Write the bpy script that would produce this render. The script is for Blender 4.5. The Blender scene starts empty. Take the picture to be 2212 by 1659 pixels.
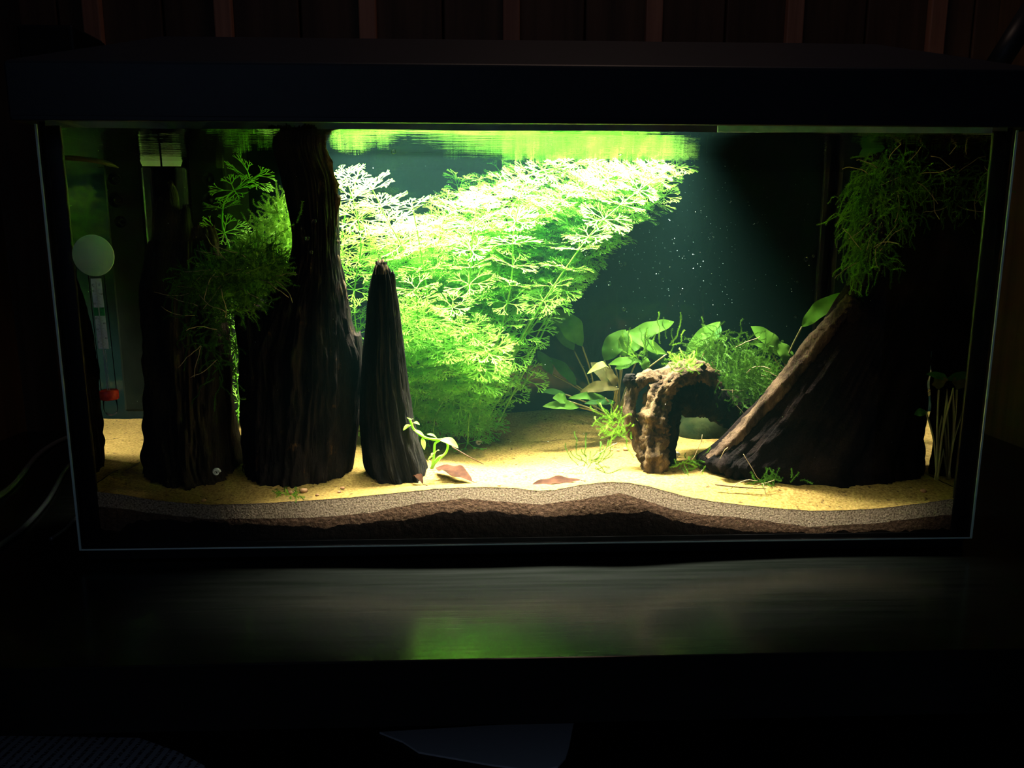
import bpy, math, random
from mathutils import Vector as V, noise, Matrix
random.seed(7)
R = random.uniform
sc = bpy.context.scene
# ---------------------------------------------------------------- camera
F, CX, CY = 1662.0, 1106.0, 829.5
CAM = V((-0.0457, -0.6515, 0.2647)); YAW, PIT, ROL = 0.0379, -0.1802, 0.0008
FWD = V((math.sin(YAW)*math.cos(PIT), math.cos(YAW)*math.cos(PIT), math.sin(PIT)))
R0 = V((math.cos(YAW), -math.sin(YAW), 0)); U0 = R0.cross(FWD)
RT = R0*math.cos(ROL)+U0*math.sin(ROL); UP = U0*math.cos(ROL)-R0*math.sin(ROL)
cd = bpy.data.cameras.new('camera'); co = bpy.data.objects.new('camera', cd); sc.collection.objects.link(co)
cd.sensor_width = 36; cd.lens = F/2212*36; cd.clip_start = .01; cd.clip_end = 50
m3 = Matrix((RT, UP, -FWD)).transposed(); co.matrix_world = Matrix.Translation(CAM) @ m3.to_4x4()
sc.camera = co
# ---------------------------------------------------------------- light and exposure
w = bpy.data.worlds.new('world'); sc.world = w; w.use_nodes = True
w.node_tree.nodes['Background'].inputs[0].default_value = (.55, .7, 1.0, 1)
w.node_tree.nodes['Background'].inputs[1].default_value = .02
def area(name, loc, sx, sy, power, col, rot=(0,0,0)):
    l = bpy.data.lights.new(name, 'AREA'); l.shape = 'RECTANGLE'; l.size = sx; l.size_y = sy; l.energy = power; l.color = col
    o = bpy.data.objects.new(name, l); o.location = loc; o.rotation_euler = rot; sc.collection.objects.link(o); return o
LAMP_X, LAMP_Y, LAMP_Z = -.018, .18, .403
area('aquarium_lamp_light', (LAMP_X, LAMP_Y, LAMP_Z), .38, .04, 20, (1, .97, .82)).data.spread = 1.42
area('front_fill', (-.9, -2.0, 1.2), 1.0, 1.0, .8, (.5, .68, 1), (1.0, 0, -.35))  # added bluish fill behind the camera, source unseen
area('wall_fill', (.15, .2, 1.7), .3, .3, 1.0, (1, .66, .5))  # added warm fill for the wall planks, no fixture
sc.view_settings.view_transform = 'Standard'; sc.view_settings.look = 'None'
sc.view_settings.exposure = 0; sc.view_settings.gamma = 1; sc.view_settings.use_curve_mapping = False
sc.cycles.max_bounces = 10; sc.cycles.diffuse_bounces = 4; sc.cycles.glossy_bounces = 5
sc.cycles.transparent_max_bounces = 16; sc.cycles.transmission_bounces = 6
sc.cycles.blur_glossy = .5; sc.cycles.sample_clamp_indirect = 6
sc.cycles.use_denoising = True
# ---------------------------------------------------------------- helpers
def at(px, py, Y=None, z=None):
    d = FWD+RT*((px-CX)/F)-UP*((py-CY)/F)
    t = (Y-CAM.y)/d.y if Y is not None else (z-CAM.z)/d.z
    return CAM+d*t
def lerp(a, b, t): return a+(b-a)*t
def interp(pts, x):
    if x <= pts[0][0]: return pts[0][1]
    for (a, b), (c, d) in zip(pts, pts[1:]):
        if x <= c: return b+(d-b)*(x-a)/(c-a)
    return pts[-1][1]
def tag(o, label, cat=None, group=None, kind=None):
    if label: o['label'] = label
    if cat: o['category'] = cat
    if group: o['group'] = group
    if kind: o['kind'] = kind
    return o
def empty(name, loc, label=None, cat=None, group=None):
    o = bpy.data.objects.new(name, None); o.location = loc; o.empty_display_size = .01
    sc.collection.objects.link(o); return tag(o, label, cat, group)
def org(p):
    v = V((0, 0, 0))
    while p: v = v+p.location; p = p.parent
    return v
class MB:
    def __init__(s): s.v = []; s.f = []
    def add(s, vs, fs):
        n = len(s.v); s.v += [V(a) for a in vs]; s.f += [tuple(i+n for i in f) for f in fs]; return n
    def box(s, a, b):
        x0, y0, z0 = a; x1, y1, z1 = b
        s.add([(x0,y0,z0),(x1,y0,z0),(x1,y1,z0),(x0,y1,z0),(x0,y0,z1),(x1,y0,z1),(x1,y1,z1),(x0,y1,z1)],
              [(0,3,2,1),(4,5,6,7),(0,1,5,4),(1,2,6,5),(2,3,7,6),(3,0,4,7)]); return s
    def tube(s, pts, rad, n=8, cap=True, jit=0, fr=60):
        pts = [V(p) for p in pts]; k = len(pts)
        if not hasattr(rad, '__len__'): rad = [rad]*k
        t = (pts[1]-pts[0]).normalized(); a = t.orthogonal().normalized(); base = len(s.v)
        for i, p in enumerate(pts):
            t = (pts[min(i+1, k-1)]-pts[max(i-1, 0)]).normalized()
            a = (a-t*a.dot(t)).normalized(); b = t.cross(a)
            for j in range(n):
                th = 2*math.pi*j/n; d = a*math.cos(th)+b*math.sin(th); r = rad[i]
                if jit: r *= 1+jit*noise.noise(V((d.x*2+p.x*fr*.35, d.y*2+p.y*fr, d.z*2+p.z*fr*.5)))+jit*.7*noise.noise((p+d*r)*fr*6)
                s.v.append(p+d*r)
        for i in range(k-1):
            for j in range(n):
                A = base+i*n+j; B = base+i*n+(j+1) % n; s.f.append((A, B, B+n, A+n))
        if cap:
            s.f.append(tuple(base+n-1-j for j in range(n))); s.f.append(tuple(base+(k-1)*n+j for j in range(n)))
        return s
    def build(s, name, mat, parent=None, smooth=True, label=None, kind=None, bevel=0, loc=None):
        o_ = org(parent) if parent else V((0, 0, 0))
        if loc is not None: o_ = o_+V(loc)
        me = bpy.data.meshes.new(name); me.from_pydata([tuple(a-o_) for a in s.v], [], s.f); me.update()
        if smooth: me.polygons.foreach_set('use_smooth', [True]*len(me.polygons))
        o = bpy.data.objects.new(name, me); sc.collection.objects.link(o)
        for m in (mat if isinstance(mat, (list, tuple)) else [mat]): me.materials.append(m)
        if loc is not None: o.location = loc
        if parent: o.parent = parent
        if bevel:
            b = o.modifiers.new('b', 'BEVEL'); b.width = bevel; b.segments = 2; b.limit_method = 'ANGLE'
        if label: o['label'] = label
        if kind: o['kind'] = kind
        return o
def smooth_path(pts, n):
    """Catmull-Rom through points given as tuples of any length"""
    out = []; P = [pts[0]]+list(pts)+[pts[-1]]
    for i in range(1, len(P)-2):
        for k in range(n):
            t = k/n
            out.append(tuple(.5*((2*b)+(c-a)*t+(2*a-5*b+4*c-d)*t*t+(-a+3*b-3*c+d)*t**3) for a, b, c, d in zip(P[i-1], P[i], P[i+1], P[i+2])))
    out.append(tuple(pts[-1])); return out
# ---------------------------------------------------------------- materials
def mat(name, col, rough=.6, spec=.5, **kw):
    m = bpy.data.materials.new(name); m.use_nodes = True; nt = m.node_tree; b = nt.nodes['Principled BSDF']
    b.inputs['Base Color'].default_value = (*col, 1); b.inputs['Roughness'].default_value = rough
    b.inputs['Specular IOR Level'].default_value = spec
    for k, v in kw.items(): b.inputs[k.replace('_', ' ')].default_value = v
    return m
def nd(nt, t, **kw):
    n = nt.nodes.new(t)
    for k, v in kw.items():
        if k in n.inputs: n.inputs[k].default_value = v
        else: setattr(n, k, v)
    return n
def noisy(m, c1, c2, scale=(1,1,1), nscale=20, detail=6, bump=.3, dist=.002, lo=.35, hi=.65, rough=.6, extra=None):
    """two tones mixed by noise in object space + bump"""
    nt = m.node_tree; L = nt.links.new; b = nt.nodes['Principled BSDF']
    tc = nd(nt, 'ShaderNodeTexCoord'); mp = nd(nt, 'ShaderNodeMapping'); mp.inputs['Scale'].default_value = scale
    L(tc.outputs['Object'], mp.inputs[0])
    n = nd(nt, 'ShaderNodeTexNoise', Scale=nscale, Detail=detail, Roughness=rough); L(mp.outputs[0], n.inputs['Vector'])
    r = nd(nt, 'ShaderNodeValToRGB'); e = r.color_ramp.elements
    e[0].position = lo; e[0].color = (*c1, 1); e[1].position = hi; e[1].color = (*c2, 1)
    L(n.outputs['Fac'], r.inputs[0]); col = r.outputs[0]
    if extra:
        for (c3, s3, th, sc3) in extra:      # stains: colour, noise scale, threshold
            mp3 = nd(nt, 'ShaderNodeMapping'); mp3.inputs['Scale'].default_value = sc3; L(tc.outputs['Object'], mp3.inputs[0])
            n3 = nd(nt, 'ShaderNodeTexNoise', Scale=s3, Detail=8, Roughness=.7); L(mp3.outputs[0], n3.inputs['Vector'])
            r3 = nd(nt, 'ShaderNodeValToRGB'); r3.color_ramp.elements[0].position = th; r3.color_ramp.elements[1].position = th+.06
            L(n3.outputs['Fac'], r3.inputs[0])
            mx = nd(nt, 'ShaderNodeMix', data_type='RGBA'); mx.inputs['B'].default_value = (*c3, 1)
            L(r3.outputs[0], mx.inputs['Factor']); L(col, mx.inputs[6]); mx.inputs[7].default_value = (*c3, 1); col = mx.outputs[2]
    L(col, b.inputs['Base Color'])
    if bump:
        bp = nd(nt, 'ShaderNodeBump', Strength=bump, Distance=dist); L(n.outputs['Fac'], bp.inputs['Height']); L(bp.outputs[0], b.inputs['Normal'])
    return m
def leafmat(name, c1, c2, trans=.45, nscale=60, rough=.55, spec=.06, veins=False):
    m = mat(name, c1, rough, spec); nt = m.node_tree; L = nt.links.new; b = nt.nodes['Principled BSDF']; out = nt.nodes['Material Output']
    tc = nd(nt, 'ShaderNodeTexCoord'); n = nd(nt, 'ShaderNodeTexNoise', Scale=nscale, Detail=4); L(tc.outputs['Object'], n.inputs['Vector'])
    r = nd(nt, 'ShaderNodeValToRGB'); e = r.color_ramp.elements; e[0].position = .35; e[1].position = .65
    e[0].color = (*c1, 1); e[1].color = (*c2, 1); L(n.outputs['Fac'], r.inputs[0]); L(r.outputs[0], b.inputs['Base Color'])
    t = nd(nt, 'ShaderNodeBsdfTranslucent'); mx = nd(nt, 'ShaderNodeMixShader'); mx.inputs[0].default_value = trans
    L(r.outputs[0], t.inputs[0]); L(b.outputs[0], mx.inputs[1]); L(t.outputs[0], mx.inputs[2]); L(mx.outputs[0], out.inputs[0])
    if veins:
        bp = nd(nt, 'ShaderNodeBump', Strength=.4, Distance=.001); L(n.outputs['Fac'], bp.inputs['Height']); L(bp.outputs[0], b.inputs['Normal'])
    return m
def interface(name, ior=1.33, wave=None, tint=(1,1,1)):
    """air/water boundary: clear head on, mirror beyond the critical angle from the water side (Fresnel)"""
    m = bpy.data.materials.new(name); m.use_nodes = True; nt = m.node_tree; L = nt.links.new; nt.nodes.remove(nt.nodes['Principled BSDF'])
    out = nt.nodes['Material Output']; fr = nd(nt, 'ShaderNodeFresnel', IOR=ior); g = nd(nt, 'ShaderNodeBsdfGlossy', Roughness=.0)
    t = nd(nt, 'ShaderNodeBsdfTransparent'); t.inputs[0].default_value = (*tint, 1); mx = nd(nt, 'ShaderNodeMixShader')
    L(fr.outputs[0], mx.inputs[0]); L(t.outputs[0], mx.inputs[1]); L(g.outputs[0], mx.inputs[2]); L(mx.outputs[0], out.inputs[0])
    if wave:
        tc = nd(nt, 'ShaderNodeTexCoord'); mp = nd(nt, 'ShaderNodeMapping'); mp.inputs['Scale'].default_value = wave[0]; L(tc.outputs['Object'], mp.inputs[0])
        n = nd(nt, 'ShaderNodeTexNoise', Scale=wave[1], Detail=3); L(mp.outputs[0], n.inputs['Vector'])
        bp = nd(nt, 'ShaderNodeBump', Strength=wave[2], Distance=wave[3]); L(n.outputs['Fac'], bp.inputs['Height']); L(bp.outputs[0], g.inputs['Normal'])
    return m
M = {}
M['glass'] = interface('aquarium_glass')
M['water'] = interface('water_surface', wave=((4, 26, 1), 5, .35, .002))
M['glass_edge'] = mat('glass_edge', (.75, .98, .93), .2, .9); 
M['silicone'] = mat('black_silicone', (.006, .006, .007), .5, .3)
M['black'] = mat('black_plastic', (.004, .006, .010), .45, .4)
M['hood'] = noisy(mat('black_hood', (.01, .012, .02), .45, .4), (.005, .008, .016), (.007, .010, .02), nscale=90, bump=.05)
M['film'] = noisy(mat('haze_film', (.01, .04, .033), .7, .05), (.0022, .009, .0078), (.003, .0115, .010), nscale=9, bump=0)  # glow of the hazy water painted as a teal backing
M['white'] = mat('lamp_white', (.8, .8, .8), .5)
M['brace'] = noisy(mat('brace_sky_tone', (.3, .4, .5), .3), (.30, .42, .55), (.5, .62, .75), (1, 1, 1), 60, bump=.4)  # sky reflection above the waterline painted as pale blue
M['sand'] = noisy(mat('sand', (.6, .42, .2), .9, .04), (.14, .092, .020), (.28, .19, .056), nscale=420, detail=4, bump=.8, dist=.0012, rough=.6,
                  extra=[((.14, .10, .03), 18, .60, (1, 1, 1)), ((.05, .03, .012), 150, .585, (1, 1, 1))])
M['sand_cut'] = noisy(mat('sand_cut', (.5, .38, .24), .9, .15), (.17, .11, .06), (.80, .62, .42), nscale=620, detail=3, bump=1, dist=.002,
                      extra=[((.08, .05, .03), 140, .66, (1, 1, 1))])
M['sand_low'] = noisy(mat('shaded_sand', (.1, .06, .04), .9, .15), (.07, .04, .022), (.17, .10, .06), nscale=300, detail=3, bump=1, dist=.002)  # darker copy of the sand, shade below the crest painted in
M['soil'] = noisy(mat('dark_soil', (.006, .004, .003), .9, .1), (.004, .003, .002), (.013, .008, .006), nscale=200, bump=1)
def wood(name, c1, c2, sx, extra=None, bump=1, spec=.06, dist=.010):
    return noisy(mat(name, c1, .9, spec), c1, c2, sx, 60, 9, bump, dist, .38, .7, .65, extra)
M['log'] = wood('dark_log_wood', (.004, .0035, .003), (.018, .013, .009), (1, 1, .12), [((.06, .032, .012), 45, .60, (1, 1, .8))])
M['log_pale'] = wood('black_log_wood', (.003, .003, .003), (.02, .018, .014), (1, 1, .10), [((.05, .035, .02), 30, .66, (1, 1, .2))])
M['log_left'] = wood('mossy_log_wood', (.010, .008, .005), (.055, .040, .020), (1, 1, .16), [((.05, .045, .012), 38, .64, (1, 1, .4))])
M['root'] = wood('driftwood_root', (.003, .002, .0015), (.012, .007, .005), (.5, .5, .5))
M['ridge'] = wood('lit_wood', (.024, .016, .010), (.15, .095, .055), (1, 1, .4))  # lighter copy of the dark wood, lamp-lit edges painted in
M['stump'] = wood('brown_stump', (.022, .014, .007), (.17, .11, .05), (1, 1, .5), None, 1, .1, .006)
M['stem'] = leafmat('plant_stem', (.16, .42, .04), (.22, .52, .06), .25)
M['fern'] = leafmat('feathery_leaf', (.26, .66, .05), (.38, .80, .11), .55, 25)
M['fern2'] = leafmat('feathery_leaf_deep', (.20, .58, .04), (.30, .70, .07), .55, 25)
M['moss'] = leafmat('moss', (.09, .24, .012), (.15, .34, .02), .35, 40)
M['moss_dark'] = leafmat('moss_dark', (.035, .10, .010), (.06, .16, .014), .3, 40)
M['root_hair'] = mat('root_hair', (.32, .24, .12), .7, .2)
M['leaf'] = leafmat('broad_leaf', (.05, .15, .012), (.085, .21, .020), .45, 55, veins=True)
M['leaf_dark'] = leafmat('broad_leaf_dark', (.03, .11, .022), (.05, .16, .03), .4, 50, veins=True)
M['leaf_brown'] = leafmat('broad_leaf_brown', (.07, .07, .018), (.12, .10, .03), .35, 70, veins=True)
M['petiole'] = mat('petiole', (.18, .17, .06), .5, .3)
M['bright'] = leafmat('young_leaf', (.32, .62, .06), (.42, .72, .12), .4, 55)
M['dead'] = noisy(mat('dead_leaf', (.09, .03, .015), .85, .04), (.016, .007, .004), (.045, .018, .009), nscale=80)
M['twig'] = mat('twig', (.07, .035, .015), .7, .2)
M['rock'] = noisy(mat('rock', (.02, .03, .012), .95, .03), (.008, .014, .005), (.025, .032, .010), nscale=70, bump=.6)
M['pebble'] = noisy(mat('pebble', (.3, .15, .07), .7, .3), (.22, .10, .04), (.4, .22, .1), nscale=90)
M['snail'] = noisy(mat('shell', (.7, .7, .62), .5, .4), (.3, .3, .25), (.95, .95, .88), nscale=400)
M['speck'] = mat('speck', (.75, .85, .75), .6)
M['bubble'] = interface('bubble_skin', 1.33)
M['cup'] = leafmat('frosted_cup', (.75, .95, .76), (.85, .98, .86), .35, 30)
M['paper'] = mat('paper', (.75, .78, .85), .8, .1)
M['card'] = mat('scale_card', (.93, .98, .97), .6, .2)
M['green_band'] = mat('green_band', (.03, .42, .10), .5); M['ink'] = mat('ink', (.02, .02, .03), .6)
M['red'] = noisy(mat('red_ring', (.75, .03, .02), .45), (.6, .02, .015), (.85, .05, .03), nscale=200)
M['tube'] = interface('thin_glass', 1.10); M['capillary'] = mat('capillary', (.7, .72, .68), .2, .8)
M['cable'] = mat('black_cable', (.10, .11, .12), .15, 1.0)
M['desk'] = noisy(mat('black_desk', (.004, .005, .004), .42, .22), (.003, .004, .003), (.006, .007, .006), (.05, 1, 1), 160, bump=.14, dist=.001)
M['desk'].node_tree.nodes['Principled BSDF'].inputs['Roughness'].default_value = .17
M['plank'] = noisy(mat('brown_plank', (.1, .05, .03), .6, .3), (.05, .028, .018), (.10, .055, .035), (1, 1, .05), 40)
M['batten'] = noisy(mat('red_batten', (.35, .16, .1), .55, .3), (.24, .11, .075), (.42, .20, .13), (1, 1, .05), 50)
M['shelf'] = mat('dark_shelf', (.01, .01, .012), .6)
M['filterbox'] = noisy(mat('filter_plastic', (.02, .025, .03), .35), (.012, .016, .02), (.04, .05, .055), nscale=40)
M['algae'] = noisy(mat('pale_patch', (.55, .7, .6), .7), (.75, .92, .92), (.85, .98, 1.0), nscale=90)  # pale tone of the flat plate on the filter front
M['chamber'] = leafmat('cloudy_plastic', (.006, .009, .006), (.011, .015, .010), .3, 30)
# ---------------------------------------------------------------- room
def struct(name, parent=None):
    e = empty(name, (0, 0, 0)); e['kind'] = 'structure'; e.parent = parent; return e
YB, XL, XR, ZT = .51, -.735, .70, -.012
wb = struct('wall_back')
xs = [at(p, 50, Y=YB).x for p in (38, 206, 487, 796, 1104, 1410, 1712, 2018)]+[XR+.02]
bw = .024
for i in range(len(xs)-1):
    MB().box((xs[i]+.003, YB, -.6), (lerp(xs[i], xs[i+1], .52)-.0015, YB+.02, 1.1)).build('plank', M['plank'], wb, False, bevel=.002)
    MB().box((lerp(xs[i], xs[i+1], .52)+.0015, YB, -.6), (xs[i+1]-.003, YB+.02, 1.1)).build('plank', M['plank'], wb, False, bevel=.002)
for x in xs[1:-1]: MB().box((x-bw/2, YB-.012, -.6), (x+bw/2, YB+.001, 1.1)).build('batten', M['batten'], wb, False, bevel=.002)
MB().box((XL-.05, YB+.02, -.6), (XR+.05, YB+.03, 1.1)).build('backing', M['plank'], wb, False)
for nm, x, s in (('wall_left', XL, -1), ('wall_right', XR, 1)):
    wl = struct(nm)
    for k in range(7):
        y0 = -.75+k*.18
        MB().box((x if s > 0 else x-.02, y0+.001, -.6), (x+.02 if s > 0 else x, y0+.178, 1.1)).build('plank', M['plank'], wl, False, bevel=.002)
# desk, shelf below
YF = -.172
dk = empty('desk', (0, 0, -.5), 'wide black wood-grained desk top carrying the aquarium', 'desk')
MB().box((XL+.001, YF, -.062), (XR-.001, YB-.013, ZT)).build('top', M['desk'], dk, False, bevel=.0012)
MB().box((XL+.001, YF+.05, -.50), (XL+.03, YB-.02, -.0625)).build('side_panel', M['shelf'], dk, False)
MB().box((XR-.03, YF+.05, -.50), (XR-.001, YB-.02, -.0625)).build('side_panel', M['shelf'], dk, False)
MB().box((XL+.031, YF-.15, -.215), (XR-.031, YB-.02, -.20)).build('shelf', M['shelf'], dk, False)
pp = MB(); zs = -.1995
def paper(poly, name, label, dz, thick=.0006):
    pts = [at(a, b, z=zs+dz) for a, b in poly]; n = len(pts)
    e = MB(); e.add([p for p in pts]+[p+V((0, 0, thick)) for p in pts], [tuple(reversed(range(n))), tuple(range(n, 2*n))]+[(i, (i+1) % n, n+(i+1) % n, n+i) for i in range(n)])
    o = e.build(name, M['paper'], None, False); return o
pt = bpy.data.materials.new('printed_paper'); M['print'] = mat('printed_paper2', (.75, .78, .85), .8, .1)
nt = M['print'].node_tree; L = nt.links.new
tc = nd(nt, 'ShaderNodeTexCoord'); mp = nd(nt, 'ShaderNodeMapping'); mp.inputs['Rotation'].default_value = (0, 0, .12); L(tc.outputs['Object'], mp.inputs[0])
wv = nd(nt, 'ShaderNodeTexWave', Scale=36, Distortion=0); L(mp.outputs[0], wv.inputs[0])
mp2 = nd(nt, 'ShaderNodeMapping'); mp2.inputs['Scale'].default_value = (300, 900, 1); mp2.inputs['Rotation'].default_value = (0, 0, .12); L(tc.outputs['Object'], mp2.inputs[0])
nn = nd(nt, 'ShaderNodeTexNoise', Scale=1, Detail=1); L(mp2.outputs[0], nn.inputs[0])
a1 = nd(nt, 'ShaderNodeMath', operation='GREATER_THAN'); a1.inputs[1].default_value = .62; L(wv.outputs['Fac'], a1.inputs[0])
a2 = nd(nt, 'ShaderNodeMath', operation='GREATER_THAN'); a2.inputs[1].default_value = .46; L(nn.outputs['Fac'], a2.inputs[0])
a3 = nd(nt, 'ShaderNodeMath', operation='MULTIPLY'); L(a1.outputs[0], a3.inputs[0]); L(a2.outputs[0], a3.inputs[1])
mx = nd(nt, 'ShaderNodeMix', data_type='RGBA'); mx.inputs[6].default_value = (.72, .75, .85, 1); mx.inputs[7].default_value = (.08, .08, .12, 1)
L(a3.outputs[0], mx.inputs[0]); L(mx.outputs[2], nt.nodes['Principled BSDF'].inputs['Base Color'])
o = paper([(-260, 1990), (470, 1990), (455, 1680), (442, 1655), (385, 1625), (300, 1595), (-260, 1585)], 'printed_sheet', '', 0); o.data.materials[0] = M['print']
tag(o, 'printed sheet of small text on the shelf under the desk top', 'paper')
o = paper([(820, 1585), (1240, 1560), (1229, 1618), (1222, 1640), (1205, 1659), (1160, 1668), (1060, 1655), (905, 1628), (870, 1605)], 'blank_card', '', 0, .002)
tag(o, 'blank pale card with a rounded corner on the shelf under the desk top', 'card')
# dark box on the wall at upper left
sb = empty('wall_box', at(100, 140, Y=.45), 'black box on the wall behind the upper left corner of the aquarium', 'box')
a = at(33, 40, Y=.42); b = at(166, 160, Y=.42)
MB().box((a.x, .42, b.z-.05), (b.x, YB-.001, at(100, 52, Y=.42).z)).build('case', M['black'], sb, False, bevel=.003)
MB().box((a.x+.006, .4185, b.z-.04), (b.x-.006, .4202, at(100, 60, Y=.42).z)).build('front_panel', M['silicone'], sb, False)
# sloped black strut at upper right
st = MB().tube([at(2230, 20, Y=.3), at(2132, 175, Y=.3)], .014, 8); o = st.build('strut', M['black'], None, True)
tag(o, 'black sloping strut beside the upper right corner of the aquarium hood', 'strut')
# ---------------------------------------------------------------- aquarium
TX, TD, TZ, ZW = .4, .35, .366, .3548
aq = empty('aquarium', (0, 0, 0), 'rectangular glass aquarium with black silicone corners on the black desk', 'aquarium')
def pane(name, a, b, axis, outer):
    """a glass pane: the big outer face is the optical boundary, the four narrow rims are polished edges"""
    x0, y0, z0 = a; x1, y1, z1 = b
    mb = MB().box(a, b); order = {'z-': 0, 'z+': 1, 'y-': 2, 'x+': 3, 'y+': 4, 'x-': 5}
    keep = [i for i in range(6) if i != order[axis+('-' if outer == '+' else '+')]]
    fs = [mb.f[i] for i in keep]; mb.f = fs
    o = mb.build(name, [M['glass'], M['silicone']], aq, False)
    for k, i in enumerate(keep): o.data.polygons[k].material_index = 0 if i == order[axis+outer] else 1
    return o
G = .005
pane('front_pane', (-TX, 0, 0), (TX, G, TZ), 'y', '-')
pane('side_pane', (-TX, G+.0005, 0), (-TX+G, TD, TZ), 'x', '-')
pane('side_pane', (TX-G, G+.0005, 0), (TX, TD, TZ), 'x', '+')
bp_ = pane('back_pane', (-TX+G, TD-G, 0), (TX-G, TD, TZ), 'y', '+')
MB().box((-TX, TD+.001, -.004), (TX, TD+.003, TZ)).build('haze_film', M['film'], aq, False, label='added film behind the back pane, water haze painted in dark teal')
MB().box((-TX+.004, .004, -.011), (TX-.004, TD-.002, -.0005)).build('base_mat', M['black'], aq, False, bevel=.001)
MB().box((-TX+G, G, 0), (TX-G, TD-G, .004)).build('base_pane', M['silicone'], aq, False)
for s in (-1, 1):
    x0, x1 = sorted((s*(TX-.0045), s*(TX-.0165)))
    MB().box((x0, G+.0004, 0), (x1, G+.004, TZ-.008)).build('silicone_seam', M['silicone'], aq, True, bevel=.0012)
    x0, x1 = sorted((s*(TX-.0055), s*(TX-.012)))
    MB().box((x0, TD-G-.006, .004), (x1, TD-G, TZ-.008)).build('silicone_seam', M['silicone'], aq, True, bevel=.0012)
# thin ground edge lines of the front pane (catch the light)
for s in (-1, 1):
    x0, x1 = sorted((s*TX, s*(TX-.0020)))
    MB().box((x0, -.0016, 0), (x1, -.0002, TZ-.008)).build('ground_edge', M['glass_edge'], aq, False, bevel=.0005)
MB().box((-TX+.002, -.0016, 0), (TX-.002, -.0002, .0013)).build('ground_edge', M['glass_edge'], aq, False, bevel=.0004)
br = MB().box((.15, .0065, ZW+.001), (TX-.017, .010, TZ+.004)); br.build('brace_strip', M['brace'], aq, False, label='brace strip along the top of the front glass, sky reflection painted in pale blue', bevel=.0005)
# water surface: gently rippled sheet, normals up
wm = MB(); NX, NY = 60, 30
wv_ = [(lerp(-TX+.0006, TX-.0006, i/NX), lerp(G, TD-G, j/NY)) for j in range(NY+1) for i in range(NX+1)]
wm.add([(x, y, ZW+.0006*noise.noise(V((x*9, y*20, 0)))+.0011*math.exp(-(y-G)/.003)) for x, y in wv_],
       [(j*(NX+1)+i, j*(NX+1)+i+1, (j+1)*(NX+1)+i+1, (j+1)*(NX+1)+i) for j in range(NY) for i in range(NX)])
o = wm.build('water', M['water']); tag(o, 'clear still water surface just under the black hood', 'water', kind='stuff')
vm = bpy.data.materials.new('water_body'); vm.use_nodes = True; nt = vm.node_tree; nt.nodes.remove(nt.nodes['Principled BSDF'])
vs_ = nd(nt, 'ShaderNodeVolumeScatter', Density=.038, Anisotropy=.2); vs_.inputs['Color'].default_value = (.28, .85, .74, 1)
nt.links.new(vs_.outputs[0], nt.nodes['Material Output'].inputs['Volume'])
o = MB().box((-TX+G+.001, G+.0005, .006), (TX-G-.001, TD-G-.0005, ZW-.0005)).build('water_body', vm, None, False); tag(o, 'faintly cloudy green water filling the aquarium', 'water', kind='stuff')
# hood: hollow, open below, hipped
hd = empty('aquarium_hood', (0, 0, TZ), 'black hipped plastic hood closing the top of the aquarium', 'hood')
hz0, hz1, hz2 = .3575, .4015, .444
def hoodshell(i):   # i = inset
    x = .4085-i; y0 = -.02+i; y1 = .37-i
    low = [(-x, y0, hz0), (x, y0, hz0), (x, y1, hz0), (-x, y1, hz0)]
    mid = [(-x, y0, hz1-i), (x, y0, hz1-i), (x, y1, hz1-i), (-x, y1, hz1-i)]
    top = [(-.328+i, .08, hz2-i), (.314-i, .08, hz2-i), (.314-i, .29, hz2-i), (-.328+i, .29, hz2-i)]
    return low+mid+top
A = hoodshell(0); B = hoodshell(.004); fs = []
for k in range(4):
    l = (k+1) % 4; fs += [(k, l, l+4, k+4), (k+4, l+4, l+8, k+8)]
fs.append((8, 9, 10, 11)); fi = [tuple(12+i for i in reversed(f)) for f in fs]
rim = [(k, 12+k, 12+(k+1) % 4, (k+1) % 4) for k in range(4)]
MB_ = MB(); MB_.add(A+B, fs+fi+rim); MB_.build('shell', M['hood'], hd, False, bevel=.002)
MB().box((-.10, .12, hz2), (.06, .155, hz2+.003)).build('feeding_flap', M['hood'], hd, False, bevel=.001)
MB().box((-.405, -.0225, hz0), (.405, -.0201, hz0+.004)).build('lip', M['hood'], hd, False, bevel=.0008)
# lamp
lm = empty('aquarium_lamp', (LAMP_X, LAMP_Y, LAMP_Z), 'flat white lamp bar under the hood above the water', 'lamp')
MB().box((LAMP_X-.205, LAMP_Y-.032, LAMP_Z+.003), (LAMP_X+.205, LAMP_Y+.032, LAMP_Z+.016)).build('housing', M['white'], lm, False, bevel=.002)
for k in range(14): MB().box((LAMP_X-.19+k*.028, LAMP_Y-.008, LAMP_Z+.0012), (LAMP_X-.18+k*.028, LAMP_Y+.008, LAMP_Z+.003)).build('diode', M['white'], lm, False)
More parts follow.
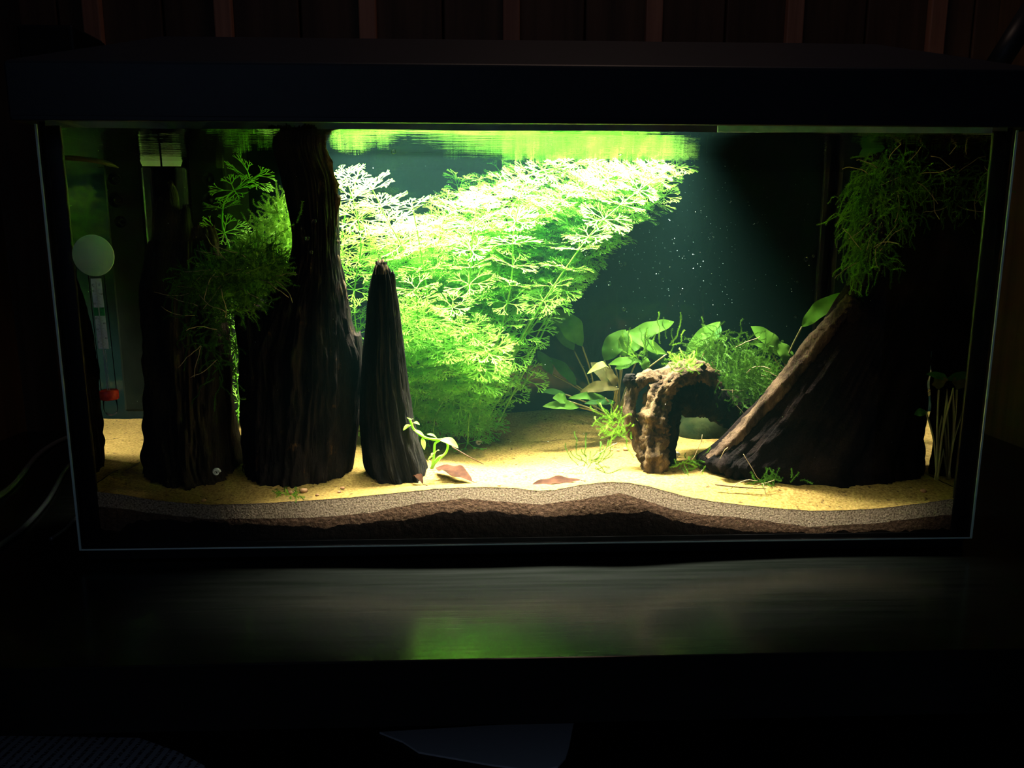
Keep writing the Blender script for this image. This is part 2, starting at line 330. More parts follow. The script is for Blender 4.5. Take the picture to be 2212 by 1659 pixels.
# ---------------------------------------------------------------- sand bed
crest = [(190,1060),(260,1068),(330,1080),(400,1087),(450,1090),(520,1089),(600,1085),(680,1080),(750,1075),(820,1068),(880,1062),(940,1056),(1000,1053),(1060,1052),(1110,1054),(1160,1060),(1200,1058),(1250,1048),(1310,1041),(1350,1042),(1400,1050),(1440,1061),(1480,1072),(1540,1083),(1600,1090),(1680,1098),(1750,1103),(1830,1102),(1900,1098),(2000,1086),(2095,1072)]
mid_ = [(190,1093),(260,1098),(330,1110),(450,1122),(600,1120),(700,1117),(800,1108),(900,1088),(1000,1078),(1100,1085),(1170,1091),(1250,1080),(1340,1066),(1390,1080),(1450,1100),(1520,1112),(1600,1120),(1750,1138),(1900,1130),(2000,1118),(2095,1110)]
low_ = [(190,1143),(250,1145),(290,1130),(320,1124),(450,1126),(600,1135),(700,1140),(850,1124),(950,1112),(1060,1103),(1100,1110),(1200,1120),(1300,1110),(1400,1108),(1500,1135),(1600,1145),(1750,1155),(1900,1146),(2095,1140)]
YG = G+.0008
def wprof(pts): return sorted([(at(a, b, Y=YG).x, at(a, b, Y=YG).z) for a, b in pts])
crest, mid_, low_ = wprof(crest), wprof(mid_), wprof(low_)
ctl = []
for a, b, Y in [(240,1020,.07),(300,950,.22),(430,1046,.055),(640,1038,.06),(530,1000,.11),(770,1000,.11),(860,1040,.06),(930,1010,.09),(980,975,.16),(1080,1000,.13),(1090,1040,.05),
                (1180,1030,.06),(1180,985,.15),(1110,905,.31),(1200,893,.31),(1330,905,.31),(1250,940,.23),(1340,985,.14),(1420,1018,.085),(1500,990,.12),(1520,1030,.06),(1600,1045,.05),
                (1620,970,.17),(1800,1045,.05),(1970,1045,.045),(1000,925,.29),(850,905,.31)]:
    p = at(a, b, Y=Y); ctl.append((p.x, p.y, p.z))
for x in (-.38, -.3, -.2, -.12): ctl.append((x, .34, .040))
for x in (.22, .3, .38): ctl.append((x, .33, .042))
ctl += [(.38, .2, .040), (.38, .1, .036), (.28, .2, .038), (-.38, .2, .040), (-.38, .1, .042)]
def sandz(x, y):
    sw = sz = 0
    for cx_, cy_, cz in ctl:
        d2 = ((x-cx_)/1.0)**2+((y-cy_)/.8)**2; w_ = 1/(d2+.0002)**1.6; sw += w_; sz += w_*cz
    z = sz/sw; cz = interp(crest, x); t = min(1, max(0, (y-YG)/.045)); t = t*t*(3-2*t)
    return lerp(cz, z, t)+.0012*noise.noise(V((x*30, y*30, 3)))*min(1, (y-YG)/.02)+.0004*noise.noise(V((x*150, y*150, 1)))
NX, NY = 330, 150
ys = [YG+(TD-G-.001-YG)*(j/NY)**1.25 for j in range(NY+1)]; x0, x1 = -TX+.0008, TX-.0008
sm = MB(); SV = []
for y in ys:
    for i in range(NX+1):
        x = lerp(x0, x1, i/NX); SV.append((x, y, sandz(x, y)))
sm.add(SV, [(j*(NX+1)+i, j*(NX+1)+i+1, (j+1)*(NX+1)+i+1, (j+1)*(NX+1)+i) for j in range(NY) for i in range(NX)])
sd = empty('sand_bed', (0, 0, .004), 'pale yellow sand bed over dark soil on the aquarium floor', 'sand'); sd['kind'] = 'stuff'
sm.build('sand_surface', M['sand'], sd)
def jag(x, s, a): return a*noise.noise(V((x*s, 2.3, 0)))+a*.6*noise.noise(V((x*s*3.1, 5.3, 0)))
def strip(name, top, bot, m, n=700, lab=None):
    s = MB(); vs = []
    for i in range(n+1):
        x = lerp(x0, x1, i/n); zt, zb = top(x), bot(x)
        for k in range(5): 
            z = lerp(zt, zb, k/4); vs.append((x, YG+(.0006*noise.noise(V((x*260, z*260, 7))) if 0 < k < 4 else 0)+.0007, z))
    s.add(vs, [(i*5+k, i*5+k+1, (i+1)*5+k+1, (i+1)*5+k) for i in range(n) for k in range(4)]); s.build(name, m, sd, label=lab)
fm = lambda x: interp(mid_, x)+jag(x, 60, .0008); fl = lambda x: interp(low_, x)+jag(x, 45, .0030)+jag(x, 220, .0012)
strip('sand_layer', lambda x: sandz(x, YG), fm, M['sand_cut'], lab='coarse pale sand grains pressed against the front glass')
strip('shade_layer', fm, fl, M['sand_low'], lab='brown sand band with the shade below the crest painted in')
strip('soil_layer', fl, lambda x: .003, M['soil'], lab='black soil layer')
# ---------------------------------------------------------------- wood lofts
def loft(mb, rows, n=56, lev=70, groove=.10, fine=.05, seed=0, gk=4, twist=0, cap=.004):
    """rows: (py, pxLeft, pxRight, Y, depthHalf)"""
    rows = smooth_path(rows, max(2, lev//(len(rows)-1))); base = len(mb.v)
    for i, (py, l, r, Y, dy) in enumerate(rows):
        a, b = at(l, py, Y=Y), at(r, py, Y=Y); c = (a+b)/2; hx = (b-a)/2; hw = hx.length
        for j in range(n):
            th = 2*math.pi*j/n+twist*i; cs, sn = math.cos(th), math.sin(th)
            q = V((cs*gk*.5+seed, sn*gk*.5, c.z*9)); g = groove*noise.noise(q)+groove*.8*abs(noise.noise(V((cs*gk*1.6, sn*gk*1.6+seed, c.z*6))))
            g += fine*noise.noise(V((cs*gk*5, sn*gk*5, c.z*60+seed)))
            s_ = abs(cs)**6; k = 1+g*(1-.55*s_)
            p = c+hx*cs*k+V((0, dy*sn*k, 0))
            if i == 0: p.z += R(-cap, cap)
            mb.v.append(p)
    k = len(rows)
    for i in range(k-1):
        for j in range(n):
            A = base+i*n+j; B = base+i*n+(j+1) % n; mb.f.append((A, A+n, B+n, B))
    top = sum((mb.v[base+j] for j in range(n)), V())/n; mb.v.append(top-V((0, 0, .002))); t = len(mb.v)-1
    for j in range(n): mb.f.append((base+j, base+(j+1) % n, t))
    return mb
def spire(mb, tip, basey, l, r, Y, dy, **k):
    w_ = (r-l); tx, ty = tip
    return loft(mb, [(ty, tx-w_*.22, tx+w_*.22, Y, dy*.35), (ty+(basey-ty)*.25, lerp(tx, l, .5)-w_*.15, lerp(tx, r, .5)+w_*.15, Y, dy*.6), (basey, l, r, Y, dy), (basey+40, l, r, Y, dy)], n=24, lev=24, **k)
# log 1 (left)
l1 = empty('broken_log', at(430, 1045, Y=.09), 'dark broken log with jagged spires standing left of the tallest log', 'log')
m = MB()
loft(m, [(520,338,458,.10,.020),(560,326,466,.10,.024),(640,318,476,.10,.030),(720,318,484,.10,.034),(800,322,490,.10,.036),(880,326,494,.10,.038),(950,328,500,.098,.040),(1000,330,508,.095,.043),(1035,332,528,.09,.046),(1065,325,545,.09,.048)],
     lev=180, n=180, groove=.28, fine=.12, seed=3, gk=9)
spire(m, (367, 398), 480, 352, 388, .10, .010, seed=1); spire(m, (342, 432), 530, 330, 362, .10, .010, seed=2)
spire(m, (402, 448), 530, 384, 412, .10, .010, seed=4); loft(m, [(455,352,402,.105,.012),(490,340,412,.105,.014),(560,338,420,.105,.016)], n=30, lev=30, groove=.3, seed=9)
m.build('trunk', M['log_left'], l1)
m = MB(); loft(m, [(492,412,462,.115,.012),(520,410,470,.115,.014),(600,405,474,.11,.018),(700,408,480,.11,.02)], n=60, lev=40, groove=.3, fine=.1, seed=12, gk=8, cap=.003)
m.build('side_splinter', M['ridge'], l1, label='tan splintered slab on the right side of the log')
# log 2 (tallest)
l2 = empty('tall_log', at(645, 1035, Y=.09), 'tallest black log, reaching from the sand to the water surface', 'log')
m = MB()
loft(m, [(281,584,684,.10,.020),(300,588,695,.10,.022),(340,598,705,.10,.023),(385,612,721,.10,.024),(430,622,726,.10,.025),(500,634,728,.10,.026),(550,632,730,.10,.027),(600,610,740,.10,.029),(640,585,748,.10,.032),
         (700,560,758,.10,.036),(760,530,776,.10,.040),(820,530,776,.10,.042),(890,532,768,.098,.043),(960,534,762,.095,.044),(1010,538,756,.09,.045),(1060,545,748,.09,.045)], lev=220, n=200, groove=.17, fine=.09, seed=21, gk=9)
m.build('trunk', M['log'], l2)
m = MB()
loft(m, [(655,513,572,.095,.014),(670,512,590,.095,.02),(700,516,600,.095,.026),(760,526,610,.095,.032),(830,532,620,.095,.034)], n=60, lev=40, groove=.25, fine=.08, seed=5, gk=7, cap=.004)
spire(m, (597, 604), 680, 575, 606, .09, .012, seed=6); spire(m, (528, 640), 680, 515, 545, .095, .01, seed=8)
m.build('side_shoulder', M['log'], l2)
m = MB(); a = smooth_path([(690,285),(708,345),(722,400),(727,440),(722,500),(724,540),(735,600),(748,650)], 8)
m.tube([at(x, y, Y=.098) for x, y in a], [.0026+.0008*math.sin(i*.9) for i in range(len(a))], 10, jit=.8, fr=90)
m.build('lit_streak', M['ridge'], l2, label='ridge along the right edge, lit streak painted pale')
# log 3
l3 = empty('leaning_log', at(845, 1035, Y=.08), 'slim black log tapering to a grey tip right of the tallest log', 'log')
m = MB()
loft(m, [(572,812,836,.085,.006),(590,806,846,.085,.009),(612,802,852,.085,.011),(650,797,858,.085,.013),(720,793,866,.085,.016),(790,787,873,.085,.019),(860,783,882,.085,.021),(910,783,890,.083,.022),(960,787,902,.08,.024),(1005,797,916,.078,.026),(1035,815,918,.075,.026),(1060,822,905,.075,.026)],
     lev=200, n=160, groove=.26, fine=.10, seed=33, gk=8)
spire(m, (848, 590), 640, 838, 856, .083, .005, seed=3)
m.build('trunk', M['log_pale'], l3)
m = MB(); loft(m, [(566,816,830,.085,.004),(575,811,838,.085,.0066),(592,807,842,.085,.0092)], n=24, lev=20, groove=.5, fine=.2, seed=2); m.build('tip', M['stump'], l3, label='grey tip')  # tip in a paler wood than the trunk
m = MB(); loft(m, [(722,765,779,.10,.005),(745,762,782,.10,.007),(800,765,784,.10,.008),(850,768,782,.10,.006)], n=20, lev=24, groove=.4, seed=2)
o = m.build('splinter', M['log'], l2)
# driftwood (right)
dw = empty('driftwood_root', at(1800, 1040, Y=.1), 'massive black driftwood root flaring down to the sand at the right', 'driftwood')
m = MB()
loft(m, [(330,1900,2135,0.110,0.022),(420,1880,2112,0.110,0.024),(520,1862,2082,0.105,0.025),(600,1842,2052,0.100,0.027),(650,1815,2030,0.100,0.028),(700,1786,2010,0.095,0.030),(750,1745,1998,0.092,0.032),(800,1703,1992,0.090,0.033),(850,1664,1986,0.088,0.034),
         (900,1620,1979,0.086,0.034),(940,1583,1975,0.084,0.034),(970,1548,1974,0.082,0.034),(992,1520,1976,0.080,0.034),(1010,1528,1977,0.080,0.034),(1024,1552,1975,0.080,0.034),(1036,1590,1972,0.080,0.034),(1060,1640,1968,0.080,0.034)],
     lev=220, n=200, groove=.22, fine=.07, seed=41, gk=8)
m.build('trunk', M['root'], dw)
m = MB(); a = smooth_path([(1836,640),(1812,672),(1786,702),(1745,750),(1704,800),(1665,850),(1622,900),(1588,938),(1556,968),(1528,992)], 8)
m.tube([at(x+6, y+5, Y=.078+.001*i/len(a)) for i, (x, y) in enumerate(a)], [.0088-.003*abs(i/len(a)-.4) for i in range(len(a))], 22, jit=.35, fr=50); m.build('root_ridge', M['ridge'], dw, label='ridge along the sloping left edge, lit band painted in lighter brown')
m = MB()
for (x, y, l_) in [(1575,1022,22),(1592,1028,16),(1640,1030,18),(1662,1032,14),(1700,1036,16),(1560,1012,18)]:
    m.tube([at(x+6, y-22, Y=.066), at(x, y-6, Y=.060), at(x-3, y+l_*.45, Y=.056)], [.006, .0045, .0012], 10, jit=.9, fr=120)
m.build('broken_fringe', M['root'], dw)
m = MB(); a = smooth_path([(1838,655),(1870,690),(1930,700),(1990,695)], 8)
m.tube([at(x, y, Y=.078) for x, y in a], [.012]*len(a), 14, jit=.5, fr=60); m.build('knot', M['root'], dw)
# arched stump
sp = empty('arched_stump', at(1415, 1015, Y=.095), 'knobbly brown wood stump with an arched top, left of the driftwood root', 'wood')
def branch(par, pts, m_, nm, lab=None, n=20, jit=.45, fr=110, k=9):
    a = smooth_path(pts, k); mb = MB()
    mb.tube([at(p[0], p[1], Y=p[3]) for p in a], [p[2] for p in a], n, jit=jit, fr=fr); return mb.build(nm, m_, par, label=lab)
branch(sp, [(1410,1030,.012,.09),(1412,985,.0145,.092),(1412,940,.0145,.098),(1415,900,.0135,.10),(1425,860,.0125,.105),(1445,825,.0125,.11),(1475,805,.0115,.12),(1510,806,.0115,.135),(1530,825,.013,.15)], M['stump'], 'main_leg', n=40)
branch(sp, [(1392,990,.006,.09),(1378,950,.0065,.10),(1360,905,.006,.105),(1362,860,.0055,.11),(1378,826,.006,.112),(1405,812,.0065,.112),(1432,826,.0095,.11)], M['stump'], 'side_leg', n=24)
branch(sp, [(1372,838,.006,.112),(1362,822,.0065,.112),(1361,808,.0045,.112)], M['log'], 'knob')
branch(sp, [(1440,850,.014,.125),(1480,850,.020,.14),(1530,865,.020,.15),(1585,890,.018,.16),(1640,930,.016,.165)], M['log'], 'dark_arm', 'dark thick arm arching back toward the driftwood', n=24, jit=.4)
branch(sp, [(1440,1020,.006,.105),(1446,960,.008,.108),(1448,900,.010,.112),(1455,860,.012,.12)], M['log'], 'rear_leg', n=18)
# rock behind the arch
m = MB(); c = at(1512, 935, Y=.24); n1, n2 = 28, 18
vs = [(c+V((math.cos(2*math.pi*i/n1)*math.sin(math.pi*j/n2)*.036, math.sin(2*math.pi*i/n1)*math.sin(math.pi*j/n2)*.028, math.cos(math.pi*j/n2)*.033))) for j in range(n2+1) for i in range(n1)]
vs = [v+(v-c)*.16*noise.noise(v*40) for v in vs]
m.add(vs, [(j*n1+i, (j+1)*n1+i, (j+1)*n1+(i+1) % n1, j*n1+(i+1) % n1) for j in range(n2) for i in range(n1)])
tag(m.build('rock', M['rock']), 'round dark green rock on the sand behind the arched stump', 'rock')
# ---------------------------------------------------------------- feathery stem plants
def whorl_mesh(seed, nl=6, R_=.0265, droop=.25, droopy=0):
    rnd = random.Random(seed); mb = MB()
    def seg(a, b, nrm, w0, w1):
        d = (b-a).normalized(); s = d.cross(nrm).normalized()
        mb.add([a-s*w0, a+s*w0, b+s*w1, b-s*w1], [(0, 1, 2, 3)])
    def grow(p, d, nrm, ln, lev, w_):
        q = p+d*ln; seg(p, q, nrm, w_, w_*.85)
        if lev == 0: return
        s = d.cross(nrm).normalized(); k = 3 if lev >= 2 else 2
        for j in range(k):
            an = (j-(k-1)/2)*(.56 if lev == 3 else .46)+rnd.uniform(-.1, .1)
            d2 = (d*math.cos(an)+s*math.sin(an)+nrm*rnd.uniform(-.10, .10)-V((0, 0, droop*.12))).normalized()
            grow(q, d2, nrm, ln*rnd.uniform(.62, .80), lev-1, w_*.86)
    for i in range(nl):
        th = 2*math.pi*i/nl+rnd.uniform(-.15, .15); e = rnd.uniform(.05, .35)
        d = V((math.cos(th)*math.cos(e), math.sin(th)*math.cos(e), math.sin(e))); nrm = V((-math.cos(th)*math.sin(e), -math.sin(th)*math.sin(e), math.cos(e)))
        grow(V((0, 0, 0)), d, nrm, R_*.36*rnd.uniform(.85, 1.1), 3, .00052)
    return mb
WH = []
for k in range(6):
    mb = whorl_mesh(100+k, [6, 7, 6, 5, 7, 6][k]); me = bpy.data.meshes.new('whorl'); me.from_pydata([tuple(v) for v in mb.v], [], mb.f); me.update(); me.materials.append(M['fern'] if k % 3 else M['fern2']); WH.append(me)
GF = 'feathery stem plants in the thicket between the logs and the arched stump'
def feather(pts, label, nodes=None, size=1.0, top=1.0, group=GF, r=.0011, start=.06, spacing=.0165, dy=0):
    """pts: (px, py, Y) from base to tip"""
    P3 = [at(a, b, Y=c+dy) for a, b, c in pts]
    path = [V(p) for p in smooth_path([tuple(p) for p in P3], 8)]
    path = [V((p.x, min(p.y, TD-.02), min(p.z, ZW-.004))) for p in path]
    e = empty('feathery_stem_plant', path[0], label, 'plant', group)
    MB().tube(path, [lerp(r, r*.55, i/(len(path)-1)) for i in range(len(path))], 6).build('stem', M['stem'], e)
    L_ = [0]
    for a, b in zip(path, path[1:]): L_.append(L_[-1]+(b-a).length)
    s = L_[-1]*start
    while s < L_[-1]+1e-6:
        i = max(k for k in range(len(path)-1) if L_[k] <= s); t = (s-L_[i])/max(1e-9, L_[i+1]-L_[i]); p = path[i].lerp(path[i+1], t); d = (path[i+1]-path[i]).normalized()
        d = (d*.35+V((R(-.6, .6), R(-1.1, .25), 1.0))).normalized()
        o = bpy.data.objects.new('leaf_whorl', random.choice(WH)); sc.collection.objects.link(o); o.parent = e; o.location = p-e.location
        o.rotation_euler = d.to_track_quat('Z', 'Y').to_euler(); o.rotation_euler.rotate_axis('Z', R(0, 6.28))
        f = s/L_[-1]; k = size*R(.85, 1.1)*lerp(.85, top, f); 
        if f > .93: k *= .8
        o.scale = (k, k, k*R(.7, 1.3)); s += spacing*R(.8, 1.25)*lerp(1.15, .85, f)
    return e
FE = [ # visible stems
 ([(940,945,.24),(925,840,.22),(928,700,.20),(918,600,.18),(905,520,.17),(890,440,.16)], 'feathery stem plant just right of the slim log, rising straight'),
 ([(900,930,.26),(885,800,.25),(905,680,.24),(880,560,.22),(840,480,.20),(800,400,.19)], 'feathery stem plant leaning left behind the slim log'),
 ([(960,945,.25),(985,800,.22),(1003,690,.20),(1015,600,.19),(1020,520,.18),(1030,440,.18)], 'feathery stem plant in the middle of the thicket, upright'),
 ([(990,950,.23),(1040,840,.22),(1085,700,.20),(1105,600,.19),(1110,500,.18),(1130,400,.18)], 'feathery stem plant right of the thicket middle, upright'),
 ([(1010,945,.25),(1090,800,.22),(1150,690,.20),(1215,590,.19),(1290,490,.19),(1370,420,.19),(1440,370,.19)], 'long feathery stem leaning right, its thick bare stalk crossing the thicket edge'),
 ([(1000,930,.27),(1070,800,.26),(1140,720,.25),(1190,650,.25),(1225,590,.24)], 'feathery stem plant at the right fringe of the thicket, middle height'),
 ([(1025,950,.24),(1080,860,.24),(1120,800,.24),(1150,755,.24)], 'short feathery stem plant low at the right fringe'),
 ([(990,930,.29),(1040,800,.29),(1110,650,.28),(1190,560,.27),(1250,500,.26),(1320,460,.25)], 'feathery stem behind the long leaning stalk, bending right'),
 ([(785,925,.25),(775,780,.24),(765,640,.23),(780,530,.21),(765,440,.20),(745,380,.20)], 'feathery stem plant rising in the gap between tallest and slim log'),
 ([(775,900,.28),(770,760,.28),(745,620,.27),(740,500,.26),(760,420,.25),(780,360,.24)], 'feathery stem plant directly behind the right edge of the tallest log'),
 ([(880,950,.21),(895,880,.20),(905,820,.20),(915,760,.20)], 'short feathery stem plant low beside the slim log'),
 ([(935,955,.20),(940,900,.20),(965,850,.20),(980,790,.20)], 'short feathery stem plant at the front foot of the thicket'),
 ([(1010,960,.19),(1012,915,.19),(1015,890,.19)], 'tiny feathery seedling in front of the thicket foot'),
 ([(1040,930,.29),(1080,880,.29),(1130,830,.28),(1155,800,.28)], 'low feathery stem plant at the back right foot of the thicket'),
]
for i, (p, lab) in enumerate(FE): feather([(a, b, .165+(Y-.16)*.45) for a, b, Y in p], lab, spacing=.0215, size=1.2)
for i in range(11):
    bx = 900+i*13; tx = bx+(i-6)*R(4, 11); ty = R(600, 800) if i < 8 else R(680, 800)
    feather([(bx+R(-10, 10), R(930, 952), .20), (lerp(bx, tx, .35), 850, .185), (lerp(bx, tx, .7), lerp(850, ty, .5), .168), (tx, ty, .155)], 'short bright feathery stem in the lower front of the thicket', group='short feathery stems at the thicket foot', start=.12, spacing=.019, size=1.25)
# crowded stems whose tips mat together under the lamp
tips = [(815,420,.17),(850,480,.16),(900,470,.2),(930,420,.22),(950,480,.15),(970,410,.2),(1000,385,.23),(1040,380,.2),(1060,450,.15),(1080,370,.23),(1110,440,.16),(1130,360,.21),(1160,350,.24),(1190,420,.16),(1200,345,.22),(1230,350,.2),
        (1260,340,.24),(1280,400,.17),(1310,360,.22),(1350,370,.2),(1380,355,.23),(1420,340,.21),(1465,345,.2),(870,540,.15),(980,560,.16),(1080,570,.15),(780,470,.2),(800,540,.17),(1180,500,.17),(1250,440,.22),(1400,400,.17),(1440,420,.2),(1350,440,.18),(1300,470,.19),(1230,540,.18),(1040,510,.14),(930,520,.14),(1120,500,.14)]
for i, (a, b, Y) in enumerate(tips):
    Y = .197+(Y-.14)*.6
    bx = lerp(900, 1050, (a-780)/700)+R(-25, 25); by = 925; yb = R(.20, .29); mx_ = lerp(bx, a, .34)+R(-25, 25); my = lerp(by, b, .5)
    feather([(bx, by, yb), (lerp(bx, mx_, .5), lerp(by, my, .5), yb-.01), (mx_, my, lerp(yb, Y, .5)), (lerp(mx_, a, .55), lerp(my, b, .62), lerp(yb, Y, .8)), (a, b, Y)],
            'feathery stem plant matted with others under the lamp, one of the crowded stems', group='crowded feathery stems under the lamp', start=[.58, .48, .54][i % 3], spacing=.0135, top=1.1, dy=0)
# floating tips lying along the water surface
for i, pts in enumerate([[(960,520,.20),(1040,430,.18),(1140,380,.17),(1240,355,.17),(1330,350,.18)], [(1000,600,.22),(1120,480,.16),(1220,420,.15),(1330,390,.15),(1440,360,.16)],
                         [(820,620,.2),(870,530,.15),(960,470,.14),(1060,430,.14),(1150,400,.15)], [(1100,560,.2),(1200,490,.2),(1300,430,.21),(1380,400,.21),(1450,400,.2)], [(880,640,.2),(960,540,.13),(1060,500,.13),(1160,470,.13),(1240,440,.14)],
                         [(1090,520,.14),(1190,450,.12),(1280,400,.12),(1360,370,.13),(1420,345,.14)]]):
    pts = [(a, b, .197+(Y-.12)*.5) for a, b, Y in pts]
    feather(pts, 'feathery stem trailing sideways just below the water surface, one of the floating tips', group='floating feathery tips', start=0, spacing=.011, top=1.1)
feather([(512,925,.15),(515,860,.15),(508,780,.15),(512,700,.15),(518,640,.15)], 'feathery stem plant in the gap between the two left logs', spacing=.016, size=.9, group=None)
feather([(500,640,.2),(497,545,.17),(480,485,.165),(488,430,.165),(530,395,.165),(575,368,.17)], 'arching feathery stem with five open whorls over the left moss clump', start=.27, spacing=.026, size=1.15, group=None, r=.0014)
feather([(770,940,.2),(776,900,.2),(780,870,.2)], 'small feathery seedling between tallest and slim log', size=.8, group=None)
# ---------------------------------------------------------------- moss
def moss(mb, start, d, n, step, grav, rnd, w_=.00035, leaf=.0018, curl=1.0):
    p = V(start); d = V(d).normalized(); q = rnd.random()*50
    for i in range(n):
        d = (d+V((noise.noise(V((q, i*.35, 0))), noise.noise(V((q, i*.35, 9)))*.7, noise.noise(V((q, i*.35, 20)))))*curl-V((0, 0, grav))).normalized()
        e = p+d*step; s = d.cross(V((0, -1, .2))).normalized()
        mb.add([p-s*w_, p+s*w_, e+s*w_*.8, e-s*w_*.8], [(0, 1, 2, 3)])
        for k in (0, .5):
            for sg in (-1, 1):
                c = p.lerp(e, k); l_ = leaf*rnd.uniform(.7, 1.2); dd = (d*.7+s*sg+V((0, rnd.uniform(-.6, .6), 0))).normalized()
                mb.add([c, c+dd*l_*.5+d*l_*.22, c+dd*l_], [(0, 1, 2)])
        p = e
def clump(name, label, regions, n, m1, m2, seed, Y, grav=.12, length=(6, 14), step=.0026, leaf=.0019, up=.3, group=None, hair=8):
    rnd = random.Random(seed); c0 = at(*regions[0][:2], Y=Y); e = empty(name, c0, label, 'moss', group)
    for k, mm in enumerate((m1, m2)):
        mb = MB()
        for i in range(n//2):
            cx_, cy_, rx, ry, tilt = rnd.choice(regions); a = rnd.random()*6.28; r = rnd.random()**.5
            dx, dy = r*rx*math.cos(a), r*ry*math.sin(a); ct, sn = math.cos(tilt), math.sin(tilt)
            p = at(cx_+dx*ct-dy*sn, cy_+dx*sn+dy*ct, Y=Y+rnd.uniform(-.014, .016))
            moss(mb, p, (math.cos(a)+rnd.uniform(-.6, .6), rnd.uniform(-.5, .3), rnd.uniform(-1, 1)+up), rnd.randint(*length), step, grav*rnd.uniform(.3, 1.5), rnd, leaf=leaf)
        mb.build('fronds', mm, e, False, kind='stuff')
    if hair:
        mb = MB()
        for i in range(hair):
            cx_, cy_, rx, ry, tilt = rnd.choice(regions); a = rnd.random()*6.28
            p = at(cx_+rx*.7*math.cos(a), cy_+ry*.7*math.sin(a), Y=Y-.01); d = V((math.cos(a), -.2, -math.sin(a)*.8)); pts = [p]
            for k in range(7): d = (d+V((R(-.3, .3), R(-.2, .2), R(-.35, .3)))).normalized(); pts.append(pts[-1]+d*.0042)
            mb.tube(pts, [.00035]*8, 4)
        mb.build('rootlets', M['root_hair'], e, True, kind='stuff')
    return e
clump('moss_clump', 'large green moss clump bridging the broken log and the tallest log', [(560,580,50,60,.0),(520,590,75,45,-.3),(460,610,60,45,0),(500,640,70,45,.2)], 1500, M['moss'], M['moss_dark'], 1, .075, grav=.02, hair=14, length=(4, 10), up=.1)
clump('moss_clump', 'bright yellow-green moss clump glowing behind the left edge of the tallest log', [(590,540,45,60,0),(560,570,50,50,0),(612,480,22,50,0),(600,590,40,40,0)], 900, M['moss'], M['moss'], 21, .145, grav=-.02, hair=6, length=(4, 11), up=.3)
clump('moss_clump', 'sparse dark moss hanging down the right side of the broken log', [(440,700,30,70,0),(480,740,18,90,.1),(420,620,25,30,0)], 130, M['moss_dark'], M['moss_dark'], 2, .062, grav=.25, hair=10)
clump('moss_clump', 'airy olive moss bush between the arched stump and the driftwood root', [(1590,800,80,60,0),(1560,770,50,45,0),(1640,850,50,55,0),(1600,840,70,50,0)], 560, M['moss_dark'], M['moss_dark'], 3, .15, grav=.0, length=(6, 15), hair=10, up=0)
clump('moss_clump', 'moss beard hanging high on the driftwood root under the hood', [(1920,420,85,90,0),(1890,480,50,80,0),(1930,380,80,50,0),(1880,560,40,40,0)], 520, M['moss'], M['moss_dark'], 4, .085, grav=.35, length=(6, 14), hair=16)
clump('moss_clump', 'dim brown-green moss on the top right of the driftwood near the side glass', [(2020,370,90,60,0),(2080,420,50,80,0)], 200, M['moss_dark'], M['moss_dark'], 5, .09, grav=.2)
clump('moss_tuft', 'small bright moss tuft growing at the foot of the arched stump', [(1335,905,22,10,-.3),(1340,930,14,14,0)], 46, M['moss'], M['moss'], 6, .11, grav=.0, length=(5, 12), hair=0)
clump('moss_tuft', 'thin dark moss sprigs on the bright sand left of the arched stump', [(1270,1000,26,16,0)], 16, M['moss_dark'], M['moss_dark'], 7, .085, grav=-.12, length=(6, 14), hair=6)
clump('moss_tuft', 'pale budding moss tuft on top of the arched stump', [(1478,790,22,10,.2)], 60, M['bright'], M['moss'], 8, .115, grav=-.1, length=(3, 7), hair=0)
clump('moss_tuft', 'upright moss spikes behind the top of the arched stump', [(1440,750,30,20,0),(1380,770,12,15,0)], 22, M['moss_dark'], M['moss'], 9, .17, grav=-.35, length=(8, 16), hair=0)
clump('moss_tuft', 'low green moss mat under the lower edge of the driftwood root', [(1700,1035,40,8,0),(1650,1040,20,6,0)], 60, M['moss_dark'], M['moss_dark'], 10, .045, grav=.0, length=(3, 6), hair=4)
clump('moss_tuft', 'flat yellow-green algae tuft in the sand hollow below the tallest log', [(628,1071,28,4,0)], 30, M['moss_dark'], M['moss'], 11, .018, grav=.0, length=(2, 4), hair=0)
clump('moss_tuft', 'straggly moss on the sand between arched stump and driftwood tip', [(1480,1000,30,12,0),(1530,1010,30,8,0)], 40, M['moss_dark'], M['moss'], 12, .085, grav=.0, length=(3, 8), hair=4)
# single long sprigs on the tallest log
for i, (pts, lab) in enumerate([([(625,490),(640,482),(650,460),(654,435)], 'single moss sprig standing on the face of the tallest log'), ([(600,460),(590,440),(584,425)], 'pale moss sprig rising above the left moss clump'),
                                ([(560,520),(553,495),(548,470)], 'moss sprig at the top left of the big moss clump')]):
    e = empty('moss_sprig', at(*pts[0], Y=.07), lab, 'moss'); mb = MB(); pp_ = [at(a, b, Y=.07) for a, b in pts]
    for a, b in zip(pp_, pp_[1:]): 
        moss(mb, a, b-a, max(2, int((b-a).length/.0025)), .0027, 0, random, w_=.0005, leaf=.0022, curl=.05)
    mb.build('frond', M['moss'], e, False)
